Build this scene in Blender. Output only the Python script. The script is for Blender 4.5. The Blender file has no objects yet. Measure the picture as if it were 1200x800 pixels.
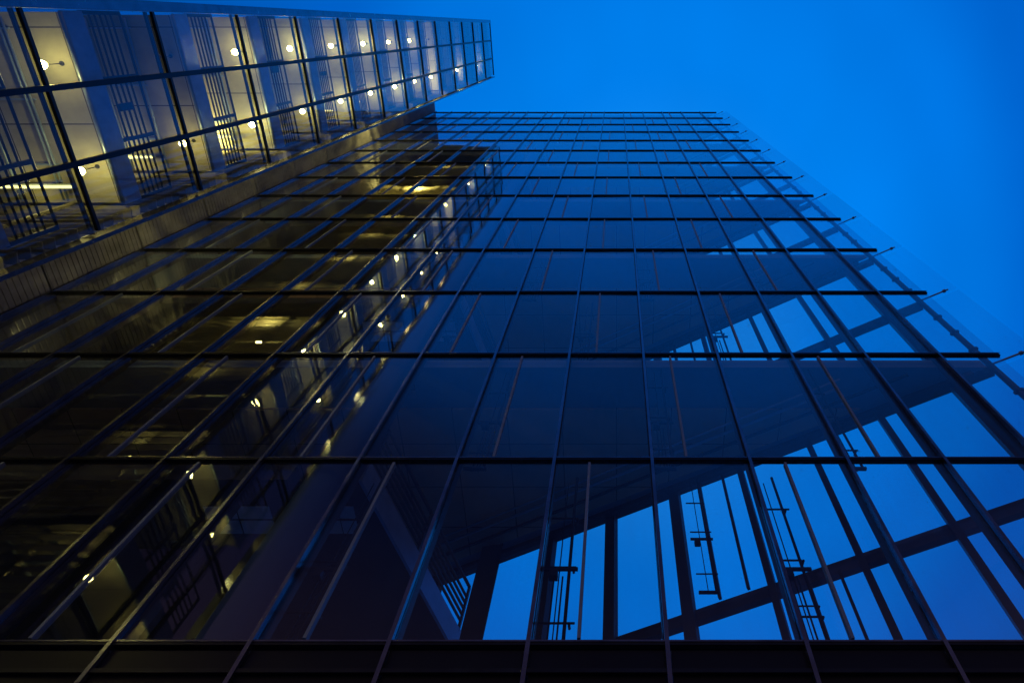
import bpy, math, random
from mathutils import Vector
random.seed(7)
R = math.radians
scene = bpy.context.scene
C = scene.collection

# ------------------------------------------------------------------ camera
S = 6.3            # metres from the eye to the curtain wall; the layout below is in these units
EYE = 1.6
TILT = R(64.1)
cam = bpy.data.cameras.new('camera'); camo = bpy.data.objects.new('camera', cam); C.objects.link(camo)
camo.location = (0, 0, EYE); camo.rotation_euler = (R(90) + TILT, 0, 0)
cam.sensor_width = 36.0; cam.lens = 757.7 / 1200 * 36
cam.shift_x = -(722.5 - 600) / 1200; cam.shift_y = 0.0
cam.clip_start = 0.05; cam.clip_end = 5000
scene.camera = camo

# ------------------------------------------------------------------ sky and dusk light
world = bpy.data.worlds.new('World'); scene.world = world; world.use_nodes = True
wn = world.node_tree; wn.nodes.clear()
def wnode(t, **kw):
    n = wn.nodes.new(t)
    for k, v in kw.items(): setattr(n, k, v)
    return n
SUN_EL, SUN_AZ = R(2.0), R(20)
sky = wnode('ShaderNodeTexSky', sky_type='NISHITA', sun_disc=False)
sky.sun_elevation = SUN_EL; sky.sun_rotation = SUN_AZ; sky.altitude = 0; sky.air_density = 1.0; sky.dust_density = 0.3; sky.ozone_density = 6.0
tc = wnode('ShaderNodeTexCoord')
dot = wnode('ShaderNodeVectorMath', operation='DOT_PRODUCT')
gl = Vector((0.06, 0.34, 0.94)).normalized()
dot.inputs[1].default_value = gl
nrm = wnode('ShaderNodeVectorMath', operation='NORMALIZE')
warp = wnode('ShaderNodeVectorMath', operation='MULTIPLY'); warp.inputs[1].default_value = (1.0, .72, 1.0)
wn.links.new(tc.outputs['Generated'], warp.inputs[0]); wn.links.new(warp.outputs[0], nrm.inputs[0]); wn.links.new(nrm.outputs[0], dot.inputs[0])
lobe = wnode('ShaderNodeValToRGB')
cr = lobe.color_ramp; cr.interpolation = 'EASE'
cr.elements[0].position = 0.0; cr.elements[0].color = (0.19, 0.12, 0.085, 1)  # warm glow added at the unseen horizon to light the slab undersides
cr.elements[1].position = 1.0; cr.elements[1].color = (0.010, 0.265, 0.89, 1)
for p, c in ((0.35, (0.045, 0.028, 0.045, 1)), (0.58, (0.008, 0.014, 0.065, 1)), (0.75, (0.0, 0.082, 0.41, 1)), (0.85, (0.0, 0.12, 0.59, 1)), (0.90, (0.0, 0.175, 0.74, 1)), (0.95, (0.0, 0.21, 0.83, 1))):
    e = cr.elements.new(p); e.color = c
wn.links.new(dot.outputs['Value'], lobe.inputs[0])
haz = wnode('ShaderNodeTexNoise'); haz.inputs['Scale'].default_value = 3.0; haz.inputs['Detail'].default_value = 3
wn.links.new(nrm.outputs[0], haz.inputs['Vector'])
hr = wnode('ShaderNodeMapRange'); hr.inputs['From Min'].default_value = .3; hr.inputs['From Max'].default_value = .7
hr.inputs['To Min'].default_value = .92; hr.inputs['To Max'].default_value = 1.07
wn.links.new(haz.outputs['Fac'], hr.inputs['Value'])
dusk = wnode('ShaderNodeVectorMath', operation='SCALE')
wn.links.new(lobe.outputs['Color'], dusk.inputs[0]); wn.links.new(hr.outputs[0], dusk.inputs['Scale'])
tint = wnode('ShaderNodeVectorMath', operation='MULTIPLY'); tint.inputs[1].default_value = (0.0, 0.006, 0.02)
wn.links.new(sky.outputs['Color'], tint.inputs[0])
add = wnode('ShaderNodeVectorMath', operation='ADD')
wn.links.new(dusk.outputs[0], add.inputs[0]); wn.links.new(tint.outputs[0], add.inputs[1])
bg = wnode('ShaderNodeBackground'); bg.inputs['Strength'].default_value = 1.0
wo = wnode('ShaderNodeOutputWorld')
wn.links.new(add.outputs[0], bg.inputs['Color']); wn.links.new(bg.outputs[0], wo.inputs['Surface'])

sun = bpy.data.lights.new('afterglow', 'SUN'); sun.energy = 0.02; sun.angle = R(20); sun.color = (.45, .6, 1)
suno = bpy.data.objects.new('afterglow', sun); C.objects.link(suno); suno.rotation_euler = (R(88), 0, R(160))

vs = scene.view_settings
vs.view_transform = 'Standard'; vs.look = 'None'; vs.exposure = 0.0; vs.gamma = 1.0; vs.use_curve_mapping = False
cy = scene.cycles
cy.max_bounces = 12; cy.transparent_max_bounces = 48; cy.glossy_bounces = 5; cy.diffuse_bounces = 3
cy.use_denoising = True; cy.caustics_reflective = False; cy.caustics_refractive = False
cy.sample_clamp_indirect = 90.0

# ------------------------------------------------------------------ helpers
def P(x, y, z): return Vector((x * S, y * S, z * S + EYE))

class MB:
    """collects shapes (given in layout units) into one mesh"""
    def __init__(s): s.v = []; s.f = []; s.sm = []
    def box(s, x0, x1, y0, y1, z0, z1):
        b = len(s.v)
        s.v += [P(x, y, z) for z in (z0, z1) for y in (y0, y1) for x in (x0, x1)]
        for q in ((0, 2, 3, 1), (4, 5, 7, 6), (0, 1, 5, 4), (2, 6, 7, 3), (0, 4, 6, 2), (1, 3, 7, 5)):
            s.f.append([b + i for i in q]); s.sm.append(False)
        return s
    def obox(s, a, b_, w, z0, z1):
        """box along the plan line a-b, width w"""
        d = Vector((b_[0] - a[0], b_[1] - a[1])); n = Vector((-d.y, d.x)).normalized() * (w / 2)
        return s.prism([(a[0] + n.x, a[1] + n.y), (a[0] - n.x, a[1] - n.y), (b_[0] - n.x, b_[1] - n.y), (b_[0] + n.x, b_[1] + n.y)], z0, z1)
    def prism(s, pts, z0, z1):
        b = len(s.v); n = len(pts)
        s.v += [P(x, y, z0) for x, y in pts] + [P(x, y, z1) for x, y in pts]
        s.f.append([b + i for i in range(n)][::-1]); s.f.append([b + n + i for i in range(n)]); s.sm += [False] * 2
        for i in range(n):
            j = (i + 1) % n
            s.f.append([b + i, b + j, b + n + j, b + n + i]); s.sm.append(False)
        return s
    def quadbox(s, c, n, th):
        """thin plate from four corner points c (metres), thickness along n"""
        b = len(s.v); n = Vector(n) * th
        s.v += list(c) + [p + n for p in c]
        for q in ((3, 2, 1, 0), (4, 5, 6, 7), (0, 1, 5, 4), (1, 2, 6, 5), (2, 3, 7, 6), (3, 0, 4, 7)):
            s.f.append([b + i for i in q]); s.sm.append(False)
        return s
    def tube(s, a, b_, r, seg=8):
        """round bar from a to b (layout units), radius r"""
        A, B = P(*a), P(*b_); d = (B - A).normalized()
        u = d.orthogonal().normalized(); w = d.cross(u); b0 = len(s.v)
        for p in (A, B):
            for i in range(seg):
                t = 2 * math.pi * i / seg
                s.v.append(p + (u * math.cos(t) + w * math.sin(t)) * r * S)
        for i in range(seg):
            j = (i + 1) % seg
            s.f.append([b0 + i, b0 + j, b0 + seg + j, b0 + seg + i]); s.sm.append(True)
        s.f.append([b0 + i for i in range(seg)][::-1]); s.f.append([b0 + seg + i for i in range(seg)]); s.sm += [False] * 2
        return s
    def ball(s, c, r, sz=1.0, seg=16, rings=10):
        b0 = len(s.v); cc = P(*c)
        for i in range(rings + 1):
            a = math.pi * i / rings
            for j in range(seg):
                t = 2 * math.pi * j / seg
                s.v.append(cc + Vector((math.sin(a) * math.cos(t), math.sin(a) * math.sin(t), math.cos(a) * sz)) * r * S)
        for i in range(rings):
            for j in range(seg):
                k = (j + 1) % seg
                s.f.append([b0 + i * seg + j, b0 + (i + 1) * seg + j, b0 + (i + 1) * seg + k, b0 + i * seg + k]); s.sm.append(True)
        return s
    def build(s, name, mat, parent=None):
        me = bpy.data.meshes.new(name)
        off = parent_origin(parent)
        me.from_pydata([v - off for v in s.v], [], s.f); me.update()
        me.polygons.foreach_set('use_smooth', s.sm)
        me.materials.append(mat)
        o = bpy.data.objects.new(name, me); C.objects.link(o)
        if parent: o.parent = parent
        return o

def parent_origin(p):
    off = Vector((0, 0, 0))
    while p is not None:
        off += p.location; p = p.parent
    return off

def thing(name, label, cat, loc, group=None):
    o = bpy.data.objects.new(name, None); C.objects.link(o); o.location = loc
    o.empty_display_size = .2
    o['label'] = label; o['category'] = cat
    if group: o['group'] = group
    return o

# ------------------------------------------------------------------ materials
def mat(name):
    m = bpy.data.materials.new(name); m.use_nodes = True
    nt = m.node_tree; nt.nodes.clear()
    out = nt.nodes.new('ShaderNodeOutputMaterial')
    return m, nt, out

def paint(name, col, rough=.5, metal=0., var=.25, scale=1.5, bump=0., stretch=(1, 1, 1), spec=.5, joints=0):
    """surface with uneven tone and roughness"""
    m, nt, out = mat(name)
    b = nt.nodes.new('ShaderNodeBsdfPrincipled'); nt.links.new(b.outputs[0], out.inputs[0])
    g = nt.nodes.new('ShaderNodeNewGeometry')
    mp = nt.nodes.new('ShaderNodeMapping'); mp.inputs['Scale'].default_value = stretch
    nt.links.new(g.outputs['Position'], mp.inputs[0])
    n = nt.nodes.new('ShaderNodeTexNoise'); n.inputs['Scale'].default_value = scale; n.inputs['Detail'].default_value = 6; n.inputs['Roughness'].default_value = .6
    nt.links.new(mp.outputs[0], n.inputs['Vector'])
    r = nt.nodes.new('ShaderNodeValToRGB')
    r.color_ramp.elements[0].position = .3; r.color_ramp.elements[1].position = .7
    r.color_ramp.elements[0].color = tuple(c * (1 - var) for c in col) + (1,)
    r.color_ramp.elements[1].color = tuple(min(1, c * (1 + var)) for c in col) + (1,)
    nt.links.new(n.outputs['Fac'], r.inputs[0]); nt.links.new(r.outputs[0], b.inputs['Base Color'])
    q = nt.nodes.new('ShaderNodeMapRange'); q.inputs['To Min'].default_value = max(.05, rough - .1); q.inputs['To Max'].default_value = min(1, rough + .12)
    nt.links.new(n.outputs['Fac'], q.inputs[0]); nt.links.new(q.outputs[0], b.inputs['Roughness'])
    b.inputs['Metallic'].default_value = metal
    b.inputs['Specular IOR Level'].default_value = spec
    if joints:
        bt = nt.nodes.new('ShaderNodeTexBrick'); bt.offset = 0.0; bt.inputs['Scale'].default_value = 1.0
        bt.inputs['Brick Width'].default_value = joints; bt.inputs['Row Height'].default_value = joints; bt.inputs['Mortar Size'].default_value = .012
        bt.inputs['Color1'].default_value = (1, 1, 1, 1); bt.inputs['Color2'].default_value = (.82, .82, .82, 1); bt.inputs['Mortar'].default_value = (.15, .15, .15, 1)
        nt.links.new(g.outputs['Position'], bt.inputs['Vector'])
        mm = nt.nodes.new('ShaderNodeMix'); mm.data_type = 'RGBA'; mm.blend_type = 'MULTIPLY'; mm.inputs['Factor'].default_value = 1
        nt.links.new(r.outputs[0], mm.inputs['A']); nt.links.new(bt.outputs['Color'], mm.inputs['B']); nt.links.new(mm.outputs['Result'], b.inputs['Base Color'])
    if bump:
        bn = nt.nodes.new('ShaderNodeBump'); bn.inputs['Strength'].default_value = bump; bn.inputs['Distance'].default_value = .02
        nt.links.new(n.outputs['Fac'], bn.inputs['Height']); nt.links.new(bn.outputs[0], b.inputs['Normal'])
    return m

def glass(name, tint, r0=.045, wave=.02, dirt=.06, refl=(1, 1, 1), rmax=1.0):
    """flat pane: Schlick mix of mirror and clear, with a slight waviness and a film of dirt"""
    m, nt, out = mat(name)
    N = nt.nodes.new; L = nt.links.new
    lw = N('ShaderNodeLayerWeight'); lw.inputs['Blend'].default_value = .5
    p = N('ShaderNodeMath'); p.operation = 'POWER'; p.inputs[1].default_value = 5.0
    L(lw.outputs['Facing'], p.inputs[0])
    k = N('ShaderNodeMapRange'); k.inputs['To Min'].default_value = r0; k.inputs['To Max'].default_value = rmax
    L(p.outputs[0], k.inputs[0])
    g = N('ShaderNodeNewGeometry')
    n = N('ShaderNodeTexNoise'); n.inputs['Scale'].default_value = .55; n.inputs['Detail'].default_value = 1
    L(g.outputs['Position'], n.inputs['Vector'])
    bn = N('ShaderNodeBump'); bn.inputs['Strength'].default_value = wave; bn.inputs['Distance'].default_value = .15
    L(n.outputs['Fac'], bn.inputs['Height'])
    gl = N('ShaderNodeBsdfGlossy'); gl.inputs['Roughness'].default_value = .012; gl.inputs['Color'].default_value = (*refl, 1)
    L(bn.outputs[0], gl.inputs['Normal'])
    tr = N('ShaderNodeBsdfTransparent'); tr.inputs['Color'].default_value = (*tint, 1)
    mx = N('ShaderNodeMixShader'); L(k.outputs[0], mx.inputs[0]); L(tr.outputs[0], mx.inputs[1]); L(gl.outputs[0], mx.inputs[2])
    df = N('ShaderNodeBsdfDiffuse'); df.inputs['Color'].default_value = (.35, .36, .36, 1)
    d = N('ShaderNodeTexNoise'); d.inputs['Scale'].default_value = 2.2; d.inputs['Detail'].default_value = 8; d.inputs['Roughness'].default_value = .7
    mp = N('ShaderNodeMapping'); mp.inputs['Scale'].default_value = (2.5, 2.5, .35)
    L(g.outputs['Position'], mp.inputs[0]); L(mp.outputs[0], d.inputs['Vector'])
    dr = N('ShaderNodeMapRange'); dr.inputs['From Min'].default_value = .42; dr.inputs['From Max'].default_value = .8
    dr.inputs['To Min'].default_value = dirt * .25; dr.inputs['To Max'].default_value = dirt * 1.6
    L(d.outputs['Fac'], dr.inputs[0])
    oi = N('ShaderNodeObjectInfo')
    rv = N('ShaderNodeMapRange'); rv.inputs['To Min'].default_value = .95; rv.inputs['To Max'].default_value = 1.03; L(oi.outputs['Random'], rv.inputs[0])
    sc = N('ShaderNodeVectorMath'); sc.operation = 'SCALE'; sc.inputs[0].default_value = tint; L(rv.outputs[0], sc.inputs['Scale']); L(sc.outputs[0], tr.inputs['Color'])
    ra = N('ShaderNodeMath'); ra.operation = 'MULTIPLY_ADD'; ra.inputs[1].default_value = .055; ra.inputs[2].default_value = r0 - .022; L(oi.outputs['Random'], ra.inputs[0]); L(ra.outputs[0], k.inputs['To Min'])
    m2 = N('ShaderNodeMixShader'); L(dr.outputs[0], m2.inputs[0]); L(mx.outputs[0], m2.inputs[1]); L(df.outputs[0], m2.inputs[2])
    L(m2.outputs[0], out.inputs[0])
    return m

def glow(name, col, st):
    m, nt, out = mat(name)
    e = nt.nodes.new('ShaderNodeEmission'); e.inputs[0].default_value = (*col, 1); e.inputs[1].default_value = st
    nt.links.new(e.outputs[0], out.inputs[0]); return m

M = dict(
    mullion=paint('anodised_mullion', (.27, .28, .31), .22, .9, .2, 3),
    transom=paint('black_transom', (.02, .021, .024), .36, .3, .3, 3),
    inner=paint('inner_post_paint', (.05, .052, .06), .5, .1, .2, 2),
    sash=paint('grey_sash_aluminium', (.26, .31, .38), .45, .1, .12, 3),
    slab=paint('grey_soffit', (.28, .36, .46), .6, 0, .12, 1.2),
    ceiling=paint('brown_ceiling_board', (.74, .47, .36), .7, 0, .15, .8, joints=1.2),
    column=paint('painted_column', (.06, .13, .24), .4, 0, .08, 1),
    core=paint('dark_core_wall', (.07, .062, .06), .7, 0, .25, .8),
    fascia=paint('dark_fascia', (.016, .016, .02), .35, 0, .1, 1, spec=.25),
    clad=paint('ribbed_steel_cladding', (.30, .295, .31), .5, .1, .4, 1.3, 0, (1, 1, .5)),
    plaster=paint('plaster_soffit', (.48, .45, .33), .8, 0, .24, 1.1, .2, joints=1.75),
    edge=paint('galvanised_slab_edge', (.36, .46, .60), .35, .4, .15, 3),
    rail=paint('dark_rail', (.05, .055, .06), .4, .5, .2, 4),
    louvre=paint('louvre_blade', (.30, .27, .18), .5, .3, .35, 2),
    rig=paint('black_rig', (.012, .013, .016), .5, .2, .2, 6),
    glass=glass('facade_glass', (.93, .965, .98), .07, .025, .02),
    backglass=glass('rear_glass', (.965, .98, .985), .025, .03, .012, rmax=.35),
    tower_glass=glass('tower_glass', (.94, .96, .97), .058, .03, .025),
    lamp_dim=glow('lamp_glow_dim', (1, .80, .22), 52),
    lamp_bright=glow('lamp_glow_bright', (1, .88, .32), 105),
    lamp=glow('lamp_glow', (1, .84, .25), 75),
    opal=paint('opal_glazing', (.75, .8, .85), .3, 0, .1, 2),
    lampoff=paint('unlit_opal', (.6, .6, .55), .3),
    tube=glow('tube_glow', (1, .86, .25), 3),
    asphalt=paint('plaza_paving', (.26, .24, .22), .9, 0, .25, 6, .3),
)

# ------------------------------------------------------------------ ground
g = MB().box(-300, 300, -300, 300, -EYE / S - .02, -EYE / S).build('ground', M['asphalt']); g['kind'] = 'structure'

# ------------------------------------------------------------------ the glass office building
ZL = [.809, 1.361, 1.953] + [2.525 + .5765 * k for k in range(12)]     # transom heights
NL = len(ZL)
ZB = -EYE / S
ZTOP = ZL[-1]
BX0, BAY = -.1585, .2492
XL, XR = -2.36, 1.30
MX = [BX0 + BAY * n for n in range(-8, 6)]                               # mullion positions
XG = [XL] + MX + [XR]
BK = .486                                                               # slope of the rear face in plan
def back(x): return 1.02 + BK * (1.32 - x)

office = thing('office_building', 'tall dark glass office building with pointed see-through end', 'building', P(0, 1.0, ZB))

CT, ST = math.cos(TILT), math.sin(TILT)
def proj(x, y, z):
    d = y * CT + z * ST
    return (757.7 * x / d + 722.5, 400 - 757.7 * (z * CT - y * ST) / d)
def view_area(x0, x1, z0, z1, y=1.0):
    q = [proj(x, y, z) for x, z in ((x0, z0), (x1, z0), (x1, z1), (x0, z1))]
    q = [(min(max(a, 0), 1200), min(max(b, 0), 800)) for a, b in q]
    return abs(sum(q[i][0] * q[(i + 1) % 4][1] - q[(i + 1) % 4][0] * q[i][1] for i in range(4))) / 2

def pane(mb, x0, x1, z0, z1, y, th=.016):
    j = lambda: random.uniform(-.006, .006)
    c = [P(x0, y, z0), P(x1, y, z0), P(x1, y, z1), P(x0, y, z1)]
    for p in c: p.y += j()
    return mb.quadbox(c, (0, 1, 0), th)

cells = []
for r in range(NL - 1):
    for i in range(len(XG) - 1):
        cells.append((view_area(XG[i], XG[i + 1], ZL[r], ZL[r + 1]), XG[i], XG[i + 1], ZL[r], ZL[r + 1], r, i))
cells.sort(key=lambda c: -c[0])
rest = MB()
for n, (a, x0, x1, z0, z1, r, i) in enumerate(cells):
    args = (x0 + .006, x1 - .006, z0 + .006, z1 - .006, 1.0)
    if n < 98: pane(MB(), *args).build('glass_pane', M['glass'], office)
    else: pane(rest, *args)
o = rest.build('upper_glass_pane', M['glass'], office); o['kind'] = 'stuff'

# mullions: outer cap, web and inner flange
for x in [XL + .006] + MX:
    m = MB()
    m.box(x - .004, x + .004, .9875, .997, ZB, ZTOP + .06)
    m.box(x - .0035, x + .0035, .997, 1.004, ZB, ZTOP + .06)
    m.build('mullion', M['mullion'], office)
    m = MB(); m.box(x - .005, x + .005, 1.0045, 1.034, ZB, ZTOP)
    m.build('inner_post', M['inner'], office)
for k, z in enumerate(ZL):
    m = MB()
    m.box(XL, XR - .006, .9925, .9965, z - .005, z + .005)
    m.box(XL, XR, 1.0055, 1.0080, z - .0055, z + .0055)
    m.box(XL, XR, .9965, 1.0055, z - .004, z + .004)
    t_ = m.build('transom', M['transom'], office)
    MB().box(XL, XR, .9912, .9924, z + .001, z + .0045).build('cap_strip', M['mullion'], t_)
# dark fascia rows under the lowest transom
for i in range(len(XG) - 1):
    MB().box(XG[i] + .007, XG[i + 1] - .007, .999, 1.006, ZB, ZL[0] - .012).build('fascia_panel', M['fascia'], office)
MB().box(XL, XR, .990, .9985, ZL[0] - .062, ZL[0] - .054).build('drip_rail', M['transom'], office)
# opening sashes (every second bay, staggered row by row)
subs = []
for r in range(NL - 1):
    for i, x in enumerate(MX):
        if (i + r) % 2 == 0 and x < .7:
            a = view_area(x, x + BAY, ZL[r], ZL[r + 1])
            subs.append((a, x + .36 * BAY, ZL[r] + .012, ZL[r + 1] - .012, r, x))
subs.sort(key=lambda c: -c[0])
for a, x, z0, z1, r, x0 in subs[:96]:
    MB().box(x - .0032, x + .0032, .996, 1.009, z0, z1).build('opening_sash', M['sash'], office)

# floor slabs
LEFT_FRONT, LEFT_BACK = (-.655, 1.03), (-.485, 1.66)
def railing(mb, a, b, z, h=.165, n=5, posts=3, r=.0045):
    for i in range(n):
        zz = z + .03 + i * (h - .05) / n
        mb.tube((*a, zz), (*b, zz), r, 6)
    mb.tube((*a, z + h), (*b, z + h), r * 1.25, 8)
    for i in range(posts):
        t = i / max(1, posts - 1)
        x, y = a[0] + (b[0] - a[0]) * t, a[1] + (b[1] - a[1]) * t
        mb.box(x - .004, x + .004, y - .006, y + .006, z - .01, z + h)
for k in range(NL):
    z = ZL[k]
    if k % 2 == 0:
        poly = [(XL + .02, 1.03), (-.835, 1.03), (-.835, 1.15), (-.69, 1.15), (-.69, 1.03), (XR - .05, 1.03), (-.9, back(-.9) - .03), (XL + .02, back(-.9) - .03)]
        s = MB().prism(poly, z - .03, z + .02).build('floor_slab', M['slab'], office)
        yc = 1.19
        xr_ = 1.32 - (yc + .06 - 1.02) / BK
        c = MB().prism([(XL + .03, yc), (xr_, yc), (-.9, back(-.9) - .09), (XL + .03, back(-.9) - .09)], z - .042, z - .0305)
        c.build('ceiling_panel', M['ceiling'], s)
        # downstand along the rear edge
        d = MB()
        a, b = (1.20, back(1.20) - .028), (-.9, back(-.9) - .028)
        d.obox(a, b, .02, z - .052, z - .031)
        d.obox((.98, back(.98) - .135), (-.9, back(-.9) - .135), .008, z - .05, z - .0425)
        d.build('edge_beam', M['inner'], s)
        p_ = MB()
        for off, r_ in ((.2, .006), (.235, .004)):
            p_.tube((.75, back(.75) - off, z - .056), (-.9, back(-.9) - off, z - .056), r_, 8)
        p_.build('soffit_pipe', M['edge'], s)
    else:
        poly = [(XL + .02, 1.03), (-.835, 1.03), (-.835, 1.15), (-.69, 1.15), (-.69, 1.03), LEFT_FRONT, LEFT_BACK, (-.95, 1.9), (XL + .02, 1.9)]
        s = MB().prism(poly, z - .04, z + .02).build('gallery_slab', M['core'], office)
        e = MB().obox((LEFT_FRONT[0] + .006, LEFT_FRONT[1]), (LEFT_BACK[0] + .006, LEFT_BACK[1]), .009, z - .045, z + .03)
        e.build('slab_edge', M['edge'], s)
        rl = MB(); railing(rl, (LEFT_FRONT[0] + .003, LEFT_FRONT[1] + .01), (LEFT_BACK[0] + .003, LEFT_BACK[1] - .01), z + .03)
        rl.build('railing', M['rail'], s)
        if k < 6:
            w = MB()
            for xa, xb in ((-.765, -.725), (-.722, -.682), (-1.07, -.99), (-.985, -.90)):
                for ya, yb in ((1.115, 1.155), (1.162, 1.205)): w.box(xa, xb, ya, yb, z - .043, z - .0405)
            w.build('floor_light_panel', M['opal'], s)

# round column, core walls
m = MB(); m.tube((-.762, 1.084, ZB), (-.762, 1.084, ZTOP), .056, 40); m.build('round_column', M['column'], office)
MB().prism([(XL + .02, 1.93), (-.96, 1.93), (-.96, 2.06), (XL + .02, 2.06)], ZB, ZTOP).build('core_wall', M['core'], office)
MB().prism([(-1.02, 1.33), (-.98, 1.33), (-.98, 1.925), (-1.02, 1.925)], ZB, ZTOP).build('core_wall', M['core'], office)

# rear glazed face
BKX = [-.019 + .2335 * n for n in range(-3, 6)]
for x in BKX:
    w = .034 if x < .3 else .019
    n = Vector((BK, 1)).normalized()
    m = MB().obox((x - .5 * w, back(x - .5 * w)), (x + .5 * w, back(x + .5 * w)), .03, ZB, ZTOP)
    m.build('rear_post', M['inner'], office)
m = MB().prism([(-.545, 1.90), (-.46, 1.85), (-.44, 1.80), (-.52, 1.81)], ZB, ZTOP); m.build('rear_corner_column', M['inner'], office)
for k, z in enumerate(ZL):
    MB().obox((1.285, back(1.285) + .02), (-.95, back(-.95) + .02), .024, z - .022, z + .018).build('rear_beam', M['inner'], office)
nb = 0; rest = MB()
for r in range(NL - 1):
    for i in range(len(BKX)):
        x0 = BKX[i]; x1 = BKX[i + 1] if i + 1 < len(BKX) else 1.29
        if i == 0: pass
        j = lambda: random.uniform(-.002, .002)
        cc = [P(x0, back(x0) + j(), ZL[r]), P(x1, back(x1) + j(), ZL[r]), P(x1, back(x1), ZL[r + 1]), P(x0, back(x0), ZL[r + 1])]
        if nb < 96: MB().quadbox(cc, (BK, 1, 0), .014).build('rear_glass_pane', M['backglass'], office); nb += 1
        else: rest.quadbox(cc, (BK, 1, 0), .014)
o = rest.build('upper_rear_glass_pane', M['backglass'], office); o['kind'] = 'stuff'

# pointed end: inner corner post with clamps, glass fin past the corner, bracket arms
m = MB(); m.box(1.268, 1.284, 1.03, 1.044, ZB, ZTOP)
for k in range(NL - 1):
    for t in (.2, .45, .7):
        z = ZL[k] + (ZL[k + 1] - ZL[k]) * t
        m.box(1.263, 1.290, 1.027, 1.047, z - .006, z + .006)
m.build('corner_post', M['inner'], office)
fx0, fx1 = 1.30, 1.425
for k in range(NL - 1):
    cc = [P(fx0, back(fx0) + .012, ZL[k] + .008), P(fx1, back(fx1) + .012, ZL[k] + .008), P(fx1, back(fx1) + .012, ZL[k + 1] - .008), P(fx0, back(fx0) + .012, ZL[k + 1] - .008)]
    MB().quadbox(cc, (BK, 1, 0), .02).build('glass_fin', M['backglass'], office)
for z in ZL:
    m = MB().obox((1.27, back(1.27) - .004), (1.385, back(1.385) - .004), .004, z - .003, z + .003)
    m.obox((1.365, back(1.365) - .004), (1.375, back(1.375) - .004), .011, z - .0045, z + .0045)
    m.build('fin_bracket', M['sash'], office)

# window opening gear behind the sashes
def gear(x, y, z0, z1, seed):
    rnd = random.Random(seed); m = MB(); h = z1 - z0
    m.tube((x + .058, y, z0 + .02), (x + .058, y, z1 - .02), .0036, 8)
    m.tube((x + .036, y + .01, z0 + .02), (x + .036, y + .01, z1 - .03), .0014, 6)
    if seed % 2 == 0:
        m.tube((x + .026, y + .01, z0 + .02), (x + .026, y + .01, z0 + h * .38), .002, 6)
        m.tube((x + .044, y + .01, z0 + .02), (x + .044, y + .01, z0 + h * .38), .002, 6)
    for t in (.17, .44, .72):
        z = z0 + h * (t + rnd.uniform(-.04, .04))
        m.tube((x + .006, y, z), (x + .066 + rnd.uniform(-.008, .012), y, z), .0026, 6)
        m.tube((x + .066, y, z), (x + .066, y + .02, z + .004), .003, 6)
    z = z0 + h * .40
    m.box(x + .004, x + .076, y - .003, y + .003, z - .0035, z + .0035)
    m.box(x + .016, x + .034, y - .006, y + .012, z - .022, z - .0045)
    m.box(x + .006, x + .066, y - .004, y + .006, z0 + .016, z0 + .022)
    return m
for r in range(4):
    for i, x in enumerate(MX):
        if (i + r) % 2 == 0 and -.8 < x < .6:
            gear(x, 1.04, ZL[r], ZL[r + 1], i + r).build('opening_gear', M['rig'], office)
for r in range(4):
    for q in (4 + (r + 1) % 2,):
        x = BKX[q] + .02
        for t in (.385, .73):
            xs = BKX[q] + t * .2335
            MB().obox((xs - .004, back(xs - .004) - .004), (xs + .004, back(xs + .004) - .004), .012, ZL[r] + .02, ZL[r + 1] - .024).build('rear_sash', M['inner'], office)
        if q > 5: continue
        gear(x, back(x + .07) - .03, ZL[r], ZL[r + 1], q * 3 + r).build('rear_opening_gear', M['rig'], office)

for k, pw in ((2, 9), (3, 22), (4, 10), (5, 26), (6, 10), (7, 18), (8, 10)):  # strip lights added inside to give the left ceilings an olive glow
    z = ZL[k + 1] - .05; x = random.uniform(-1.9, -1.4)
    MB().box(x - .08, x + .08, 1.47, 1.485, z - .006, z + .006).build('added_strip_light', M['tube'], office)
    l = bpy.data.lights.new('added_strip_glow', 'POINT'); l.energy = pw; l.color = (1, .8, .25); l.shadow_soft_size = .15
    lo = bpy.data.objects.new('added_strip_glow', l); C.objects.link(lo); lo.parent = office; lo.location = P(x, 1.47, z - .04) - office.location
# uplights washing the end wall just inside the glass
for k in range(1, 11):
    MB().box(-2.358, -2.325, 1.10, 1.13, ZL[k] + .25, ZL[k] + .262).build('uplight', M['rail'], office)
    l = bpy.data.lights.new('uplight_beam', 'SPOT'); l.energy = 8; l.color = (1, .84, .32); l.spot_size = R(95); l.spot_blend = .6; l.shadow_soft_size = .04
    lo = bpy.data.objects.new('uplight_beam', l); C.objects.link(lo); lo.parent = office
    lo.location = P(-2.315, 1.115, ZL[k] + .275) - office.location; lo.rotation_euler = Vector((-.22, 0, 1)).to_track_quat('-Z', 'Y').to_euler()

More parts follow.
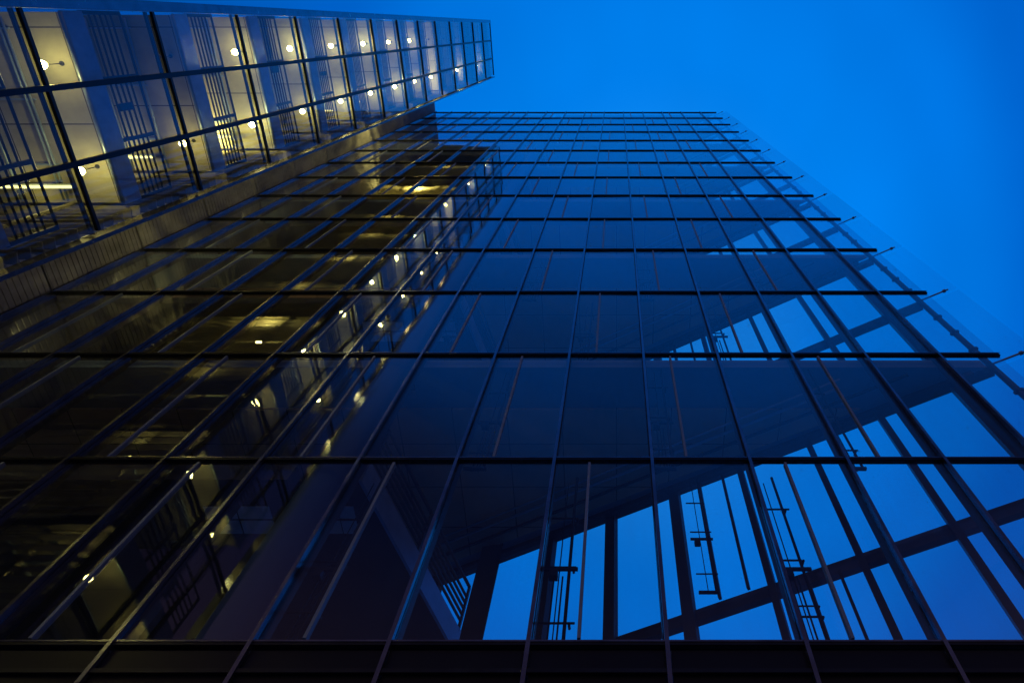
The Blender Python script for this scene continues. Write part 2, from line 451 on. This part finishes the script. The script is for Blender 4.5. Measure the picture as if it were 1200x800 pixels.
# ------------------------------------------------------------------ ribbed metal block between the two glass bodies
block = thing('clad_block', 'narrow ribbed grey metal building filling the gap between the lit tower and the glass facade', 'building', P(-2.5, .6, ZB))
MB().box(-3.6, -2.385, -.03, 1.62, ZB, ZTOP + .12).build('wall', M['clad'], block)
seams = [ZB] + [ZL[0] - .5765, ] + ZL
for k in range(len(seams) - 1):
    z0, z1 = seams[k] + .004, seams[k + 1] - .004
    m = MB(); n = max(1, round((z1 - z0) / .029)); p = (z1 - z0) / n
    prof = []
    for i in range(n):
        a = z0 + i * p
        prof += [(-2.3625, a), (-2.3625, a + p * .16), (-2.360, a + p * .24), (-2.360, a + p * .9)]
    prof.append((-2.3625, z1))
    for y0, y1 in ((-.03, .985), (1.035, 1.60)):
        b = len(m.v)
        for x, z in prof: m.v += [P(x, y0, z), P(x, y1, z)]
        for i in range(len(prof) - 1):
            m.f.append([b + 2 * i, b + 2 * i + 1, b + 2 * i + 3, b + 2 * i + 2]); m.sm.append(False)
        b = len(m.v)
        m.box(-2.384, -2.3725, y0, y1, z0, z1)
    m.build('ribbed_panel', M['clad'], block)

# ------------------------------------------------------------------ lit gallery tower
TX, TY = -1.565, [-.053, .151, .355, .559]
K0, K1 = -3, 13
def zk(k): return 1.9 + .5375 * k
TT = zk(13)
tower = thing('gallery_tower', 'lit glass tower with stacked galleries, jutting out on the left', 'building', P(-1.9, .25, ZB))
for k in range(K0, K1):
    for j in range(3):
        jt = lambda: random.uniform(-.003, .003)
        c = [P(TX, TY[j] + .005, zk(k) + .005), P(TX, TY[j + 1] - .005, zk(k) + .005), P(TX, TY[j + 1] - .005, zk(k + 1) - .005), P(TX, TY[j] + .005, zk(k + 1) - .005)]
        for p_ in c: p_.x += jt()
        MB().quadbox(c, (-1, 0, 0), .016).build('glass_pane', M['tower_glass'], tower)
for y in TY[1:3]:
    m = MB(); m.box(TX - .001, TX + .009, y - .008, y + .008, zk(K0), TT)
    m.build('mullion', M['transom'], tower)
for y, w in ((TY[0] - .01, .016), (TY[3] + .012, .006)):
    m = MB(); m.box(TX - .03, TX + .012, y - w, y + w, ZB, TT + .012); m.build('corner_post', M['mullion'], tower)
for k in range(K0, K1 + 1):
    z = zk(k)
    m = MB(); m.box(TX - .002, TX + .0075, TY[0] + .007, TY[3] - .009, z - .0055, z + .0055); m.box(TX - .0255, TX - .0175, TY[0] + .007, TY[3] - .009, z - .005, z + .005)
    m.build('transom', M['transom'], tower)
MB().box(-2.352, TX - .035, TY[0] - .02, TY[3] + .02, TT + .0, TT + .03).build('roof', M['slab'], tower)
MB().box(-2.352, TX - .035, TY[0] - .02, TY[3] + .02, ZB, zk(K0) - .02).build('base', M['core'], tower)
GX = -1.645
for k in range(K0, K1):
    zb = zk(k) + .256
    y0, y1 = TY[0] + .012, TY[3] - .03
    s = MB().box(-2.35, GX - .006, y0, y1, zb, zb + .062).build('gallery_slab', M['plaster'], tower)
    e = MB().box(GX - .0055, GX + .006, y0 - .004, y1 + .002, zb - .012, zb + .068).tube((GX - .001, y0, zb - .012), (GX - .001, y1, zb - .012), .007, 12)
    e.build('slab_edge', M['edge'], s)
    rl = MB(); railing(rl, (GX, y0), (GX, y1), zb + .07, .17, 5, 4, .0034); rl.build('railing', M['rail'], s)
    yb = random.uniform(.12, .24)
    if k % 3 != 1: MB().box(GX + .006, GX + .016, yb, yb + random.uniform(.015, .05), zb + .09, zb + .15).build('junction_box', M['rail'], s)
    cd = MB()
    for xc, rc in ((-1.83, .0035), (-1.845, .0035), (-1.98, .006)): cd.tube((xc, y0 + .01, zb - .008), (xc, y1 - .01, zb - .008), rc, 6)
    for yc in (.0, .2, .4): cd.box(-1.99, -1.82, yc, yc + .006, zb - .006, zb - .0005)
    cd.build('ceiling_conduit', M['edge'], s)
# louvred side facing the office building
for k in range(K0, K1):
    m = MB(); z0, z1 = zk(k) + .01, zk(k + 1) - .01; n = 12
    for i in range(n):
        z = z0 + (i + .5) * (z1 - z0) / n
        b = len(m.v)
        pr = [(TY[3] - .02, z + .006), (TY[3] + .012, z - .004), (TY[3] + .012, z - .007), (TY[3] - .02, z + .003)]
        for x in (-2.35, TX - .036):
            m.v += [P(x, yy, zz) for yy, zz in pr]
        for q in ((0, 1, 5, 4), (1, 2, 6, 5), (2, 3, 7, 6), (3, 0, 4, 7), (3, 2, 1, 0), (4, 5, 6, 7)):
            m.f.append([b + t for t in q]); m.sm.append(False)
    for x in (-2.34, -2.08, -1.83): m.box(x - .006, x + .006, TY[3] - .03, TY[3] - .0215, z0, z1)
    m.build('louvre_panel', M['louvre'], tower)

# ------------------------------------------------------------------ lamps under the galleries
ORD = ['first', 'second', 'third', 'fourth', 'fifth', 'sixth', 'seventh', 'eighth', 'ninth', 'tenth', 'eleventh', 'twelfth', 'thirteenth', 'fourteenth', 'fifteenth', 'sixteenth']
for k in range(K0 + 1, K1):
    for q, (y, side) in enumerate(((.100, 'sky-side row'), (.410, 'row nearer the office facade'))):
        lit = not (k == 1 and q == 0) and not (k >= 8 and q == 0) and not (k in (9, 11) and q == 1)
        zb = zk(k) + .256; x = -1.70
        word = 'glowing warm round lamp' if lit else 'unlit round lamp'
        t = thing('gallery_lamp', f'{word}, {ORD[K1 - 1 - k]} gallery down the tower, {side}', 'lamp', P(x, y, zb), 'round lamps under the tower galleries')
        m = MB(); m.tube((x, y, zb - .004), (x, y, zb - .001), .007, 16); m.build('base_plate', M['rail'], t)
        m = MB(); m.tube((x, y, zb - .068), (x, y, zb - .004), .0013, 8); m.build('stem', M['rail'], t)
        m = MB(); m.ball((x, y, zb - .077), .0125); m.build('globe', M[random.choice(('lamp', 'lamp', 'lamp_dim', 'lamp_bright'))] if lit else M['lampoff'], t)
for k, pw in ((0, 6), (1, 16), (2, 120), (3, 24), (4, 46), (5, 22), (6, 46), (8, 900), (9, 30), (10, 40)):  # the dim tubes are added to raise the glow between the louvres
    bright = {2: 'bright', 8: 'very bright'}.get(k, 'added dim')
    z = zk(k) + .235; xa = random.uniform(-2.15, -2.0); xb = xa + random.uniform(.16, .26)
    t = thing('tube_light', f'{bright} yellow tube light behind louvres, {ORD[K1 - 1 - k]} gallery down the lit tower', 'lamp', P((xa + xb) / 2, .47, z), 'tube lights behind the tower louvres')
    MB().box(xa - .005, xb + .005, .462, .478, z - .004, z + .004).build('housing', M['sash'], t)
    m = MB(); m.tube((xa, .47, z - .009), (xb, .47, z - .009), .0045, 10); m.build('tube', M['tube'], t)
    l = bpy.data.lights.new('tube_glow', 'POINT'); l.energy = pw; l.color = (1, .83, .22); l.shadow_soft_size = .1
    lo = bpy.data.objects.new('tube_glow', l); C.objects.link(lo); lo.parent = t; lo.location = (0, 0, -.05 * S)
